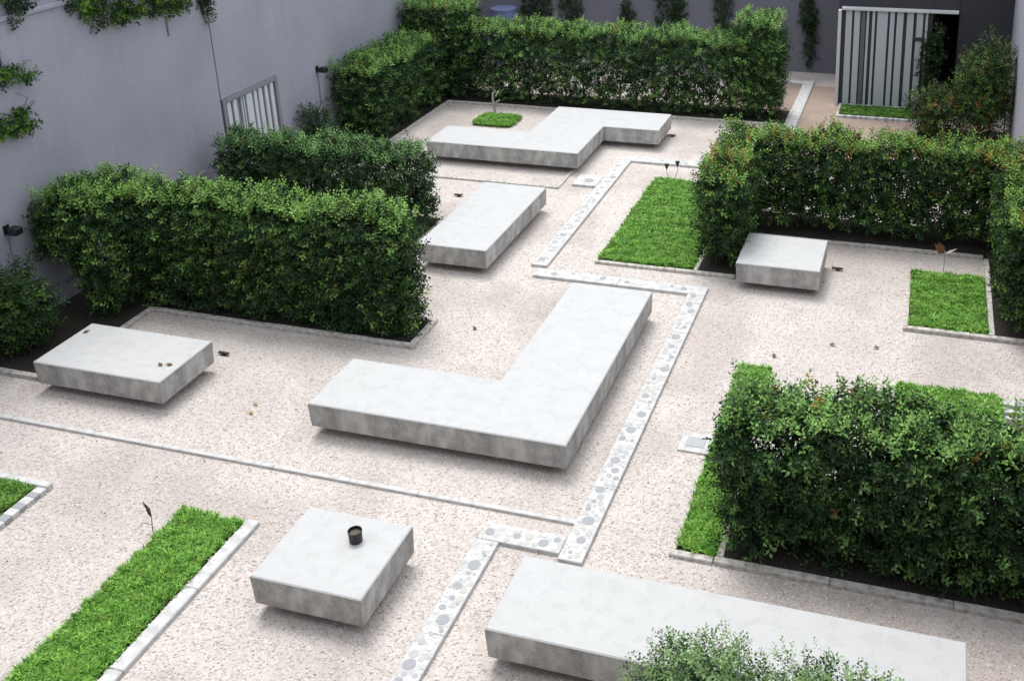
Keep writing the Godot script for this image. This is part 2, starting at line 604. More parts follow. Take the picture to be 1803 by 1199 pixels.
func build_strips() -> void:
	var t := structure("paving_strip_near")
	band(t, -4.12, -3.87, -4.2, -8.02)
	band(t, -4.12, -3.215, -8.024, -8.28)
	var dl := [[-4.02, -8.14, .051], [-3.72, -8.15, .042], [-3.42, -8.12, .053], [-3.30, -8.2, .036], [-3.98, -7.65, .067], [-3.93, -7.80, .021], [-3.99, -7.53, .020], [-4.02, -7.35, .048], [-4.00, -7.19, .028],
		[-3.92, -7.13, .016], [-4.04, -7.06, .035], [-3.97, -6.92, .063], [-3.92, -6.79, .022], [-4.03, -6.37, .060], [-4.04, -6.18, .043], [-3.95, -5.9, .05], [-4.03, -5.6, .055], [-3.95, -5.2, .04]]
	discs(t, dl)
	fill_discs(t, -4.11, -3.88, -8.01, -5.6, dl)
	fill_discs(t, -3.86, -3.22, -8.27, -8.03, dl)
	t = structure("paving_strip_middle")
	band(t, -3.21, -2.95, -7.95, -13.74)
	band(t, -5.72, -2.95, -13.744, -14.0)
	dl = [[-3.11, -13.68, .05], [-3.11, -13.41, .054], [-3.04, -13.21, .057], [-3.03, -12.74, .039], [-3.08, -12.45, .064], [-3.08, -12.19, .050], [-3.01, -11.92, .037], [-3.03, -11.61, .060], [-3.11, -11.36, .036],
		[-3.11, -10.95, .049], [-3.02, -10.83, .029], [-3.05, -10.55, .059], [-3.09, -10.21, .060], [-3.14, -10.03, .043], [-3.02, -10.01, .024], [-3.10, -9.61, .058], [-3.05, -9.43, .046], [-3.0, -9.30, .033], [-3.11, -9.07, .055],
		[-3.12, -8.87, .030], [-3.08, -8.56, .065], [-3.14, -8.74, .031], [-3.06, -8.26, .048], [-3.11, -8.07, .021], [-3.3, -13.86, .05], [-3.5, -13.9, .03], [-4.2, -13.86, .045], [-4.6, -13.9, .05], [-5.4, -13.86, .05], [-5.1, -13.93, .03]]
	discs(t, dl)
	fill_discs(t, -3.20, -2.96, -13.73, -7.96, dl)
	t = structure("paving_strip_far")
	band(t, -5.88, -5.61, -14.1, -18.98)
	band(t, -5.88, -3.3, -18.984, -19.24)
	var l := []
	var l2 := []
	for i in 15:
		var d := [rng.randf_range(-5.80, -5.69), -14.3 - i * 0.31 - rng.randf() * 0.12, rng.randf_range(0.025, 0.06)]
		if i % 3 == 0:
			l.append(d)
		else:
			l2.append(d)
	discs(t, l)
	discs(t, l2, M.disc_pale)
	l.append_array(l2)
	fill_discs(t, -5.87, -5.62, -17.0, -14.15, l)
	discs(t, [[-4.5, -19.1, .05], [-5.0, -19.12, .04], [-4.1, -19.1, .05]], M.disc_pale)
	t = structure("paving_strip_back")
	band(t, -2.93, -2.67, -21.6, -25.2)
	band(t, -4.6, -2.67, -25.204, -25.46)
	# thin edging lines
	t = structure("gravel_edging")
	for i in 5:
		part("edging_length", box_mesh(Vector3(-12.4 + i * 1.84, -0.05, -8.5), Vector3(-12.4 + i * 1.84 + 1.836, 0.035, -8.56)), M.white_band, t)
	t = structure("gravel_edging_far")
	for i in 3:
		part("edging_length", box_mesh(Vector3(-9.9 + i * 1.11, -0.05, -17.31), Vector3(-9.9 + i * 1.11 + 1.107, 0.035, -17.38)), M.kerb, t)
	part("edging_length", box_mesh(Vector3(-6.57, -0.05, -17.383), Vector3(-6.64, 0.035, -18.3)), M.kerb, t)
	t = thing("drain_cover", "white concrete drain cover set in gravel beside the lower right lawn", "drain cover", Vector3(-2.3, 0, -10.2))
	var fs := part("frame_slab", box_mesh(Vector3(-.18, -0.03, -.18), Vector3(.2, 0.025, .18)), M.white_band, t)
	part("lid", box_mesh(Vector3(-.10, 0, -.10), Vector3(.12, 0.032, .09)), M.disc_pale, fs)
	t = thing("drain_cover", "small white drain cover between the two far concrete slabs", "drain cover", Vector3(-6.1, 0, -17.75))
	fs = part("frame_slab", box_mesh(Vector3(-.27, -0.03, -.28), Vector3(.21, 0.05, .24)), M.white_band, t)
	part("lid", cyl(0.09, 0.09, 0.02, 16), M.disc, fs, Vector3(0.0, 0.045, 0.0))

# ------------------------------------------------------------------ lawns
func tuft_mesh(sd: int) -> ArrayMesh:
	var r := RandomNumberGenerator.new()
	r.seed = sd
	var st := begin()
	for i in 8:
		var a := r.randf() * TAU
		var d := Vector3(cos(a), 0, sin(a))
		var s := Vector3(-d.z, 0, d.x) * r.randf_range(0.0035, 0.0055)
		var b := d * r.randf_range(0.0, 0.016)
		var h := r.randf_range(0.032, 0.055)
		var m := b + d * h * 0.25 + Vector3.UP * h * 0.65
		var tip := b + d * h * r.randf_range(0.6, 1.0) + Vector3.UP * h * r.randf_range(0.75, 1.0)
		face(st, [b - s, b + s, m + s * 0.8, m - s * 0.8], d + Vector3.UP * 0.2)
		face(st, [m - s * 0.8, m + s * 0.8, tip], d * 0.3 + Vector3.UP)
	return fin(st)

func grass_part(t: Node3D, inside: Callable, x0: float, x1: float, z0: float, z1: float, per: float, dark := 1.0) -> void:
	var nz := noise(FastNoiseLite.TYPE_SIMPLEX_SMOOTH, 1.6, 77, 3)
	for v in 2:
		var tf := []
		var cs := []
		var mesh := tuft_mesh(90 + v)
		for i in int((x1 - x0) * (z1 - z0) * per * 0.75):
			var x := rng.randf_range(x0, x1)
			var z := rng.randf_range(z0, z1)
			if not inside.call(x, z):
				continue
			var n := nz.get_noise_2d(x * 2.0, z * 2.0)
			var s := rng.randf_range(0.65, 1.4) * (1.0 + n * 0.35)
			var b := Basis.from_euler(Vector3(rng.randf_range(-.3, .3), rng.randf() * TAU, rng.randf_range(-.3, .3))).scaled(Vector3(s, s, s))
			tf.append(Transform3D(b, Vector3(x, 0.03, z) - t.position))
			var k := rng.randf()
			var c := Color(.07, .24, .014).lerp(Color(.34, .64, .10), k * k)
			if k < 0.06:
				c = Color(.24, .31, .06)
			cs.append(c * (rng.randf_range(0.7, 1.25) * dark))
		var o := MultiMeshInstance3D.new()
		o.name = "grass"
		o.multimesh = multi(mesh, tf, cs)
		o.material_override = M.grass
		o.set_meta("kind", "stuff")
		t.add_child(o, true)

func lawn(label: String, x0: float, x1: float, z0: float, z1: float, per := 1500.0, dark := 1.0) -> Node3D:
	# z0 far, z1 near
	var t := thing("lawn", label, "lawn", Vector3((x0 + x1) / 2, 0, (z0 + z1) / 2), "rectangular lawns set in the gravel")
	part("soil", box_mesh(Vector3(x0, -0.05, z0) - t.position, Vector3(x1, 0.035, z1) - t.position, 0.02), M.soil, t)
	var nz := noise(FastNoiseLite.TYPE_SIMPLEX, 3.0, 12, 2)
	var inside := func(x, z):
		var j := nz.get_noise_2d(x * 3.0, z * 3.0) * 0.05
		return x > x0 + 0.01 + j and x < x1 - 0.01 + j and z > z0 + 0.01 + j and z < z1 - 0.01 + j
	grass_part(t, inside, x0, x1, z0, z1, per, dark)
	return t

func kerb_on(t: Node3D, x0: float, x1: float, z0: float, z1: float, h := 0.06, m: Material = null) -> void:
	var along_x := absf(x1 - x0) > absf(z1 - z0)
	var lo := minf(x0, x1) if along_x else minf(z0, z1)
	var hi := maxf(x0, x1) if along_x else maxf(z0, z1)
	var n := maxi(1, int(round((hi - lo) / 1.0)))
	var o := -t.position
	for i in n:
		var p := lerpf(lo, hi, float(i) / n) + 0.002
		var q := lerpf(lo, hi, float(i + 1) / n) - 0.002
		var hh := h + rng.randf_range(-.004, .004)
		if along_x:
			part("kerb_stone", box_mesh(Vector3(p, -0.06, z0) + o, Vector3(q, hh, z1) + o, 0.008), m if m else M.kerb, t)
		else:
			part("kerb_stone", box_mesh(Vector3(x0, -0.06, p) + o, Vector3(x1, hh, q) + o, 0.008), m if m else M.kerb, t)

func striped_kerb(t: Node3D, x0: float, x1: float, z0: float, z1: float, step: Array, h := 0.06) -> void:
	var along_x := absf(x1 - x0) > absf(z1 - z0)
	var p := minf(x0, x1) if along_x else minf(z0, z1)
	var hi := maxf(x0, x1) if along_x else maxf(z0, z1)
	var o := -t.position
	var i := 0
	while p < hi - 0.01:
		var q := minf(hi, p + step[i % step.size()])
		var m: Material = M.white_band if i % 2 == 0 else M.disc
		var a := Vector3(p + .001, -0.06, z0) if along_x else Vector3(x0, -0.06, p + .001)
		var b := Vector3(q - .001, h, z1) if along_x else Vector3(x1, h, q - .001)
		part("kerb_block", box_mesh(a + o, b + o, 0.005), m, t)
		p = q
		i += 1

func build_lawns() -> void:
	var t := lawn("long narrow strip of grass at the lower left beside the square slab", -7.40, -6.62, -7.62, -3.6, 1900)
	kerb_on(t, -6.61, -6.46, -7.66, -3.6, 0.05, M.white_band)
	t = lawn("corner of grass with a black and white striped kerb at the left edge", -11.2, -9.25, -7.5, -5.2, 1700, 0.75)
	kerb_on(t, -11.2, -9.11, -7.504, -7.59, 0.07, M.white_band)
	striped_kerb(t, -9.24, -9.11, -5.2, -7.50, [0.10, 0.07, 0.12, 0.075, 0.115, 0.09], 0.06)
	t = lawn("bright rectangle of grass beside the tall middle hedge", -4.9, -3.32, -18.2, -14.52, 1300)
	kerb_on(t, -4.92, -2.62, -14.44, -14.515, 0.05)
	kerb_on(t, -3.31, -3.24, -14.52, -18.2, 0.05)
	t = lawn("square of grass in front of the orange flower stake at right", 0.0, 1.08, -15.35, -13.56, 1400)
	kerb_on(t, -0.07, 1.74, -13.47, -13.555, 0.06)
	kerb_on(t, 1.085, 1.16, -13.56, -16.0, 0.06)
	t = lawn("slim strip of grass along the left end of the lower right hedge", -2.10, -1.68, -12.0, -8.40, 1600)
	kerb_on(t, -2.15, -1.70, -8.31, -8.395, 0.05)
	t = lawn("grass patch seen over the top of the lower right hedge", -0.08, 1.18, -12.06, -10.3, 1300)
	kerb_on(t, -0.15, -0.085, -12.06, -10.3, 0.04, M.white_band)
	striped_kerb(t, 1.19, 1.74, -11.98, -11.88, [0.14, 0.1, 0.2], 0.05)
	for i in 8:
		striped_kerb(t, 1.19 + (i % 3) * 0.02, 1.74, -11.80 + i * 0.17, -11.72 + i * 0.17, [0.2, 0.06, 0.12, 0.09, 0.3], 0.04)
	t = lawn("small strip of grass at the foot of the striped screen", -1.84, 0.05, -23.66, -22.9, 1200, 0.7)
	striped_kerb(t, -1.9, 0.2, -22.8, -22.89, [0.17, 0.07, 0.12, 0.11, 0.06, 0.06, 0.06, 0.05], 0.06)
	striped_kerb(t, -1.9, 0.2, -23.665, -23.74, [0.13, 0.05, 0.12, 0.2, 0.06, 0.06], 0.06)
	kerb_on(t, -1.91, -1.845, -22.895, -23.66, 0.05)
	# the small rounded one
	t = thing("lawn", "small rounded patch of grass behind the stepped slab", "lawn", Vector3(-9.33, 0, -20.85), "rectangular lawns set in the gravel")
	part("soil", box_mesh(Vector3(-.46, -.05, -.37), Vector3(.46, .035, .37), 0.03), M.soil, t)
	var ins := func(x, z):
		var q := Vector2((x + 9.33) / 0.5, (z + 20.85) / 0.41)
		return pow(absf(q.x), 5.0) + pow(absf(q.y), 5.0) < 1.0
	grass_part(t, ins, -9.85, -8.81, -21.27, -20.43, 1500)

# ------------------------------------------------------------------ planting beds
func bed(label: String, poly: Array, kerbs: Array) -> void:
	var t := thing("planting_bed", label, "planting bed", Vector3(poly[0].x, 0, poly[0].y), "kerbed planting beds under the hedges")
	var pl := []
	for p in poly:
		pl.append(p - poly[0])
	var st := begin()
	ring(st, pl, -0.05, pl, 0.03)
	cap(st, pl, 0.03, true)
	part("soil", fin(st), M.soil, t)
	for k in kerbs:
		kerb_on(t, k[0], k[1], k[2], k[3])

func v2(a: Array) -> Array:
	var o := []
	for p in a:
		o.append(Vector2(p[0], p[1]))
	return o

func build_beds() -> void:
	bed("kerbed bed of dark soil under the big left hedge", v2([[-10.95, -9.42], [-10.95, -11.38], [-6.63, -11.38], [-6.63, -12.0], [-12.38, -12.0], [-12.38, -9.42]]),
		[[-12.38, -10.95, -9.33, -9.415], [-10.945, -10.86, -9.33, -11.29], [-10.945, -6.54, -11.295, -11.375], [-6.625, -6.54, -11.38, -12.0], [-12.38, -6.54, -12.005, -12.09]])
	bed("kerbed bed under the second hedge by the wall gate", v2([[-8.1, -14.4], [-8.1, -15.4], [-12.38, -15.4], [-12.38, -14.4]]),
		[[-8.095, -8.01, -14.4, -15.4], [-12.38, -8.01, -14.31, -14.395], [-12.38, -8.01, -15.405, -15.49]])
	bed("long kerbed bed under the far hedge behind the stepped slab", v2([[-11.1, -18.8], [-11.1, -21.98], [-2.95, -21.98], [-2.95, -23.0], [-12.38, -23.0], [-12.38, -18.8]]),
		[[-11.095, -11.01, -18.8, -21.89], [-11.095, -2.86, -21.895, -21.975], [-2.945, -2.86, -21.98, -23.0]])
	bed("kerbed bed under the tall middle hedge around the gravel court", v2([[-3.235, -14.52], [-2.62, -14.52], [-2.62, -16.13], [1.165, -16.13], [1.165, -13.56], [1.74, -13.56], [1.74, -17.1], [-3.235, -17.1]]),
		[[-2.615, -2.53, -14.44, -16.045], [-2.615, 1.08, -16.05, -16.125]])
	bed("kerbed bed of dark soil under the lower right hedge", v2([[-1.60, -8.40], [1.74, -8.40], [1.74, -9.4], [-1.60, -9.4]]),
		[[-1.69, 1.74, -8.31, -8.395], [-1.675, -1.605, -8.40, -9.4]])
	bed("bed of dark soil beneath the shrubs at the far right", v2([[-0.1, -21.2], [1.74, -21.2], [1.74, -22.5], [-0.1, -22.5]]), [[-0.18, -0.105, -21.2, -22.5]])

# ------------------------------------------------------------------ concrete slabs
func bench(label: String, poly: Array) -> void:
	var t := thing("concrete_slab", label, "bench", Vector3(poly[0].x, 0, poly[0].y), "low concrete slabs on the gravel")
	var pl := []
	for p in poly:
		pl.append(p - poly[0])
	var c := 0.012
	var y0 := 0.13
	var y1 := 0.45
	var lowp := inset(pl, 0.012)
	var topi := inset(pl, c)
	var st := begin()
	ring(st, lowp, y0, pl, y1 - c)
	cap(st, lowp, y0, false)
	var body := part("cast_side", fin(st), M.cast, t)
	body.set_meta("label", "rough cast grey concrete sides")
	st = begin()
	ring(st, pl, y1 - c, topi, y1)
	cap(st, topi, y1, true)
	part("trowelled_top", fin(st), M.concrete, t)
	var pp := inset(pl, 0.24)
	st = begin()
	ring(st, pp, -0.05, pp, y0 + 0.01)
	part("recessed_base", fin(st), M.cast, t)

func build_benches() -> void:
	bench("large L-shaped pale concrete slab in the middle of the gravel", v2([[-6.81, -9.2], [-3.54, -9.2], [-3.54, -12.93], [-4.76, -12.93], [-4.76, -10.25], [-6.81, -10.25]]))
	bench("small square concrete slab with a black pot standing on it", v2([[-5.75, -6.56], [-4.58, -6.56], [-4.58, -7.58], [-5.75, -7.58]]))
	bench("square concrete slab by the left wall in front of the small shrub", v2([[-10.82, -9.13], [-8.87, -9.13], [-8.87, -10.16], [-10.82, -10.16]]))
	bench("long concrete slab at the bottom right behind the foreground bush", v2([[-3.36, -6.55], [0.67, -6.55], [0.67, -7.49], [-3.36, -7.49]]))
	bench("concrete slab tucked against the inside of the tall middle hedge", v2([[-2.56, -14.13], [-1.3, -14.13], [-1.3, -15.25], [-2.56, -15.25]]))
	bench("plain rectangular concrete slab between the left hedge and far stepped slab", v2([[-7.62, -13.6], [-6.42, -13.6], [-6.42, -16.3], [-7.62, -16.3]]))
	bench("stepped Z-shaped concrete slab in front of the far hedge", v2([[-9.71, -18.11], [-6.44, -18.11], [-6.44, -19.8], [-5.24, -19.8], [-5.24, -20.9], [-7.84, -20.9], [-7.84, -19.12], [-9.71, -19.12]]))

# ------------------------------------------------------------------ screens
func build_screens() -> void:
	# gate in the left wall
	var t := thing("slatted_gate", "white striped slatted gate set in the left grey wall", "gate", Vector3(WX, 0, -16.35))
	var o := -t.position
	part("backing_panel", box_mesh(Vector3(WX - 0.055, 0.0, -15.47) + o, Vector3(WX - 0.10, 1.94, -17.19) + o), M.frame, t)
	for k in [[-15.47, -15.56, 0.0, 1.94], [-17.1, -17.19, 0.0, 1.94], [-15.565, -17.095, 1.85, 1.94]]:
		part("frame", box_mesh(Vector3(WX - 0.054, k[2], k[0]) + o, Vector3(WX + 0.02, k[3], k[1]) + o, 0.008), M.frame, t)
	var s := [-15.61, -15.72, -15.79, -15.90, -16.03, -16.06, -16.10, -16.13, -16.19, -16.37, -16.43, -16.52, -16.58, -16.69, -16.78, -16.87, -16.96, -17.06]
	for i in range(0, s.size(), 2):
		part("slat", box_mesh(Vector3(WX - 0.05, 0.04, s[i]) + o, Vector3(WX - 0.01, 1.84, s[i + 1]) + o, 0.004), M.slat_white, t)
	# striped screen at the far end
	t = thing("striped_screen", "tall screen of grey and black vertical slats at the far right", "screen", Vector3(-0.7, 0, -23.8))
	o = -t.position
	part("top_rail", box_mesh(Vector3(-1.94, 2.27, -23.74) + o, Vector3(0.6, 2.33, -23.89) + o), M.steel_white, t)
	part("post", box_mesh(Vector3(-2.02, 0, -23.745) + o, Vector3(-1.945, 2.26, -23.89) + o), M.steel_white, t)
	part("backing_panel", box_mesh(Vector3(-1.94, 0.02, -23.84) + o, Vector3(0.06, 2.265, -23.89) + o), M.slat_dark, t)
	var w := [[-1.85, -1.71, 0], [-1.66, -1.53, 0], [-1.50, -1.41, 1], [-1.385, -1.33, 0], [-1.26, -1.20, 0], [-1.15, -.92, 0], [-.87, -.77, 0], [-.72, -.575, 0], [-.5, -.355, 0], [-.29, -.15, 0], [-.10, -.045, 0]]
	for k in w:
		part("slat", box_mesh(Vector3(k[0], 0.03, -23.80) + o, Vector3(k[1], 2.26, -23.838) + o, 0.004), M.slat_mid if k[2] == 1 else M.slat_grey, t)
	part("latch", box_mesh(Vector3(-.34, 1.62, -23.77) + o, Vector3(-.1, 1.70, -23.799) + o, 0.004), M.slat_dark, t)
	# blue barrel far behind
	t = thing("barrel", "blue barrel against the far wall behind the hedge", "barrel", Vector3(-11.15, 0, -25.8))
	var drum := part("drum", cyl(0.34, 0.34, 1.5, 24), M.blue, t, Vector3(0, 0.75, 0))
	for y in [0.5, 1.0, 1.48]:
		part("hoop", cyl(0.355, 0.355, 0.05, 24), M.blue, drum, Vector3(0, y - 0.75, 0))

# ------------------------------------------------------------------ foliage
func sprig_mesh(sd: int, n := 9, ll := 0.062, lw := 0.032, length := 0.15) -> ArrayMesh:
	var r := RandomNumberGenerator.new()
	r.seed = sd
	var st := begin()
	for i in n:
		var f := float(i) / (n - 1)
		var base := Vector3(r.randf_range(-.01, .01), length * f, r.randf_range(-.01, .01))
		var a := i * 2.4 + r.randf_range(-.4, .4)
		var out := Vector3(cos(a), lerpf(0.2, 1.2, f) + r.randf_range(-.3, .3), sin(a)).normalized()
		var side := out.cross(Vector3(r.randf_range(-.4, .4), 1, r.randf_range(-.4, .4))).normalized()
		var up := side.cross(out).normalized()
		var l := ll * r.randf_range(0.75, 1.2) * (1.0 - 0.25 * f)
		var w := lw * 0.5 * r.randf_range(0.85, 1.15) * (1.0 - 0.2 * f)
		var p0 := base + out * 0.008
		var p1 := p0 + out * l * 0.45 - up * l * 0.04
		var p2 := p0 + out * l - up * l * 0.16
		var sl := p0 + out * l * 0.42 + side * w + up * w * 0.35
		var sr := p0 + out * l * 0.42 - side * w + up * w * 0.35
		face(st, [p0, sl, p1], up)
		face(st, [sl, p2, p1], up)
		face(st, [p0, p1, sr], up)
		face(st, [sr, p1, p2], up)
	return fin(st)

func foliage(t: Node3D, pts: Array, sds: Array, ll := 0.062, lw := 0.032) -> void:
	# pts: [position, direction, scale, colour] shared out over a few sprig shapes
	var nv := sds.size()
	var tfs := []
	var css := []
	for v in nv:
		tfs.append([])
		css.append([])
	for i in pts.size():
		var p: Array = pts[i]
		var d: Vector3 = p[1]
		var u := d.cross(Vector3(0.36, 0.48, 0.8)).normalized()
		var b := Basis(u, d, u.cross(d)) * Basis(Vector3.UP, rng.randf() * TAU)
		tfs[i % nv].append(Transform3D(b.scaled(Vector3.ONE * p[2]), p[0] - t.position))
		css[i % nv].append(p[3])
	for v in nv:
		if tfs[v].is_empty():
			continue
		var o := MultiMeshInstance3D.new()
		o.name = "foliage"
		o.multimesh = multi(sprig_mesh(sds[v], 9, ll, lw), tfs[v], css[v])
		o.material_override = M.leaf
		o.set_meta("kind", "stuff")
		t.add_child(o, true)

func leaf_color(fresh: float, hue: Color) -> Color:
	var k := rng.randf()
	var c := Color(.013, .035, .012).lerp(Color(.042, .10, .028), k * k)
	c = c.lerp(hue, fresh * rng.randf_range(0.5, 1.0))
	if rng.randf() < 0.004:
		c = Color(.16, .10, .04)
	return c * rng.randf_range(0.8, 1.2)

# boxes: [x0,x1,z0(far),z1(near),height]; o: density, gap (share of holes), fresh, tips
func hedge(label: String, boxes: Array, density: float, gap := 0.0, fresh_col := Color(.12, .21, .03), fresh := 0.5, tip := 0.0, ylow := 0.08, bump := 0.12) -> void:
	var f: Array = boxes[0]
	var t := thing("hedge", label, "hedge", Vector3((f[0] + f[1]) / 2, 0, (f[2] + f[3]) / 2), "clipped leafy hedges")
	var nz := noise(FastNoiseLite.TYPE_SIMPLEX_SMOOTH, 0.9, int(absf(f[0] * 37.0 + f[2] * 11.0)), 3)
	var pts := []
	for b in boxes:
		var dx: float = b[1] - b[0]
		var dz: float = b[3] - b[2]
		var hh: float = b[4]
		var n := int(dx * dz * hh * density)
		var cnt := 0
		while cnt < n:
			cnt += 1
			var x := rng.randf_range(b[0], b[1])
			var z := rng.randf_range(b[2], b[3])
			var top := hh + nz.get_noise_2d(x * 1.6, z * 1.6) * bump * 2.0 + nz.get_noise_2d(x * 5.0 + 9.0, z * 5.0) * bump
			var y := rng.randf_range(ylow, top)
			if b.size() > 5 and y < b[5] * clampf((-11.35 - x) / 0.5, 0.0, 1.0) * 1.3:
				continue
			var p := Vector3(x, y, z)
			# distance to the nearest outer face
			var dl: float = x - b[0]
			var dr: float = b[1] - x
			var db: float = z - b[2]
			var df: float = b[3] - z
			var dt := top - y
			var m := minf(minf(minf(dl, dr), minf(db, df)), dt)
			# rounded shoulders
			var sd := minf(minf(dl, dr), minf(db, df))
			var ra := 0.24 - dt
			var rb := 0.24 - sd
			if ra > 0.0 and rb > 0.0 and ra * ra + rb * rb > 0.0576:
				continue
			ra = 0.2 - minf(dl, dr)
			rb = 0.2 - minf(db, df)
			if ra > 0.0 and rb > 0.0 and ra * ra + rb * rb > 0.04:
				continue
			if rng.randf() > exp(-m / 0.16) + 0.12:
				continue
			var g := nz.get_noise_3d(x * 3.2, y * 3.2, z * 1.2)
			if gap > 0.0 and g > 0.30 - gap and y < hh * 0.72 and rng.randf() < 0.93:
				continue
			# thin out towards the stems
			if y < 0.3 and rng.randf() < 0.35:
				continue
			var out := Vector3.ZERO
			if m == dt: out = Vector3.UP
			elif m == dl: out = Vector3.LEFT
			elif m == dr: out = Vector3.RIGHT
			elif m == df: out = Vector3.BACK
			else: out = Vector3.FORWARD
			# clipped so that the crown overhangs its foot
			if out.y == 0.0:
				p -= out * maxf(0.0, 0.75 - y / hh) * 0.11
			p += out * (nz.get_noise_3d(x * 2.6 + 50.0, y * 2.6, z * 2.6) * 0.17)
			var d := (out * 0.8 + Vector3(rng.randf_range(-1, 1), rng.randf_range(-.4, 1.2), rng.randf_range(-1, 1)) * 0.7).normalized()
			var fr := 0.0
			# young and old leaves mixed in drifts all through the hedge
			var drift := nz.get_noise_3d(x * 1.3 + 7.0, y * 1.3, z * 1.3)
			if rng.randf() < fresh * (0.27 + 0.35 * drift):
				fr = rng.randf_range(0.3, 1.0)
			pts.append([p, d, rng.randf_range(0.62, 1.28), leaf_color(fr, fresh_col)])
		# young shoots above the clipped top; their pale colour also paints in overhead light
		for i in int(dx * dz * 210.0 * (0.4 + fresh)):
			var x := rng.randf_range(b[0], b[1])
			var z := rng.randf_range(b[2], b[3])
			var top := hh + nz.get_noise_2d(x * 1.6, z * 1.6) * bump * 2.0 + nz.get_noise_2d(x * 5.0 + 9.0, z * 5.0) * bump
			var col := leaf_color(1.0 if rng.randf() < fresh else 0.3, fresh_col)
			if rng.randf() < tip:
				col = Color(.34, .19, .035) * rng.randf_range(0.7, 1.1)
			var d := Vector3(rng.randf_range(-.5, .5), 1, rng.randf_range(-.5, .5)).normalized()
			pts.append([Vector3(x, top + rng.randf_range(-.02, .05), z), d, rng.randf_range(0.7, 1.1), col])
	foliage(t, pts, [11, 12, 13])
	# woody stems
	for b in boxes:
		var dx: float = b[1] - b[0]
		var dz: float = b[3] - b[2]
		var n := int(maxf(dx, dz) / 0.45)
		for i in n:
			var q := (i + 0.5) / n
			var base := Vector3(lerpf(b[0], b[1], q), 0.0, (b[2] + b[3]) / 2 + rng.randf_range(-.1, .1)) if dx > dz else Vector3((b[0] + b[1]) / 2 + rng.randf_range(-.1, .1), 0.0, lerpf(b[2], b[3], q))
			var st := begin()
			var p1 := base + Vector3(rng.randf_range(-.05, .05), 0.4, rng.randf_range(-.05, .05))
			tube(st, [base, p1, p1 + Vector3(rng.randf_range(-.1, .1), b[4] * 0.5, rng.randf_range(-.1, .1))], [0.022, 0.018, 0.008], 6)
			for k in 4:
				var s: Vector3 = base.lerp(p1, rng.randf_range(0.5, 1.0))
				var e := s + Vector3(rng.randf_range(-.32, .32), rng.randf_range(.3, .7), rng.randf_range(-.25, .25))
				tube(st, [s, s.lerp(e, 0.5) + Vector3(0, .06, 0), e], [0.012, 0.009, 0.004], 5)
			part("stem", fin(st), M.bark, t, -t.position)

func shrub(called: String, label: String, at: Vector3, rad: Vector3, n: int, fresh: float, hue: Color, ylow := 0.1, tip := 0.0, size := 1.0) -> void:
	var t := thing(called, label, "shrub", at)
	var nz := noise(FastNoiseLite.TYPE_SIMPLEX_SMOOTH, 1.1, int(absf(at.x * 91.0 + at.z * 17.0)), 3)
	var pts := []
	for i in n:
		var d := Vector3(rng.randfn(), rng.randfn(), rng.randfn()).normalized()
		var r := pow(rng.randf(), 0.4) * (1.0 + nz.get_noise_3dv(d * 1.6) * 0.45)
		var p := at + Vector3(0, ylow + rad.y, 0) + d * rad * r
		if p.y < 0.08:
			continue
		if p.x < WX + 0.05 or p.x > RX - 0.02:
			continue
		var g := nz.get_noise_3dv(p * 2.5)
		if g > 0.33:
			continue
		var col := leaf_color(1.0 if rng.randf() < fresh else 0.0, hue)
		if rng.randf() < tip * 0.5:
			col = Color(.30, .16, .04) * rng.randf_range(0.6, 1.0)
		var dd := (d + Vector3(rng.randf_range(-1, 1), rng.randf_range(-.2, 1.2), rng.randf_range(-1, 1)) * 0.6).normalized()
		pts.append([p, dd, rng.randf_range(0.75, 1.2) * size, col])
	foliage(t, pts, [14, 15])
	for k in 4:
		var st := begin()
		var b := Vector3(rng.randf_range(-.12, .12), 0, rng.randf_range(-.12, .12))
		var e := Vector3(rng.randf_range(-.6, .6) * rad.x, ylow + rad.y * 1.3, rng.randf_range(-.6, .6) * rad.z)
		tube(st, [b, b.lerp(e, 0.4) + Vector3(0, .1, 0), e], [0.02, 0.014, 0.005], 6)
		part("stem", fin(st), M.bark, t)

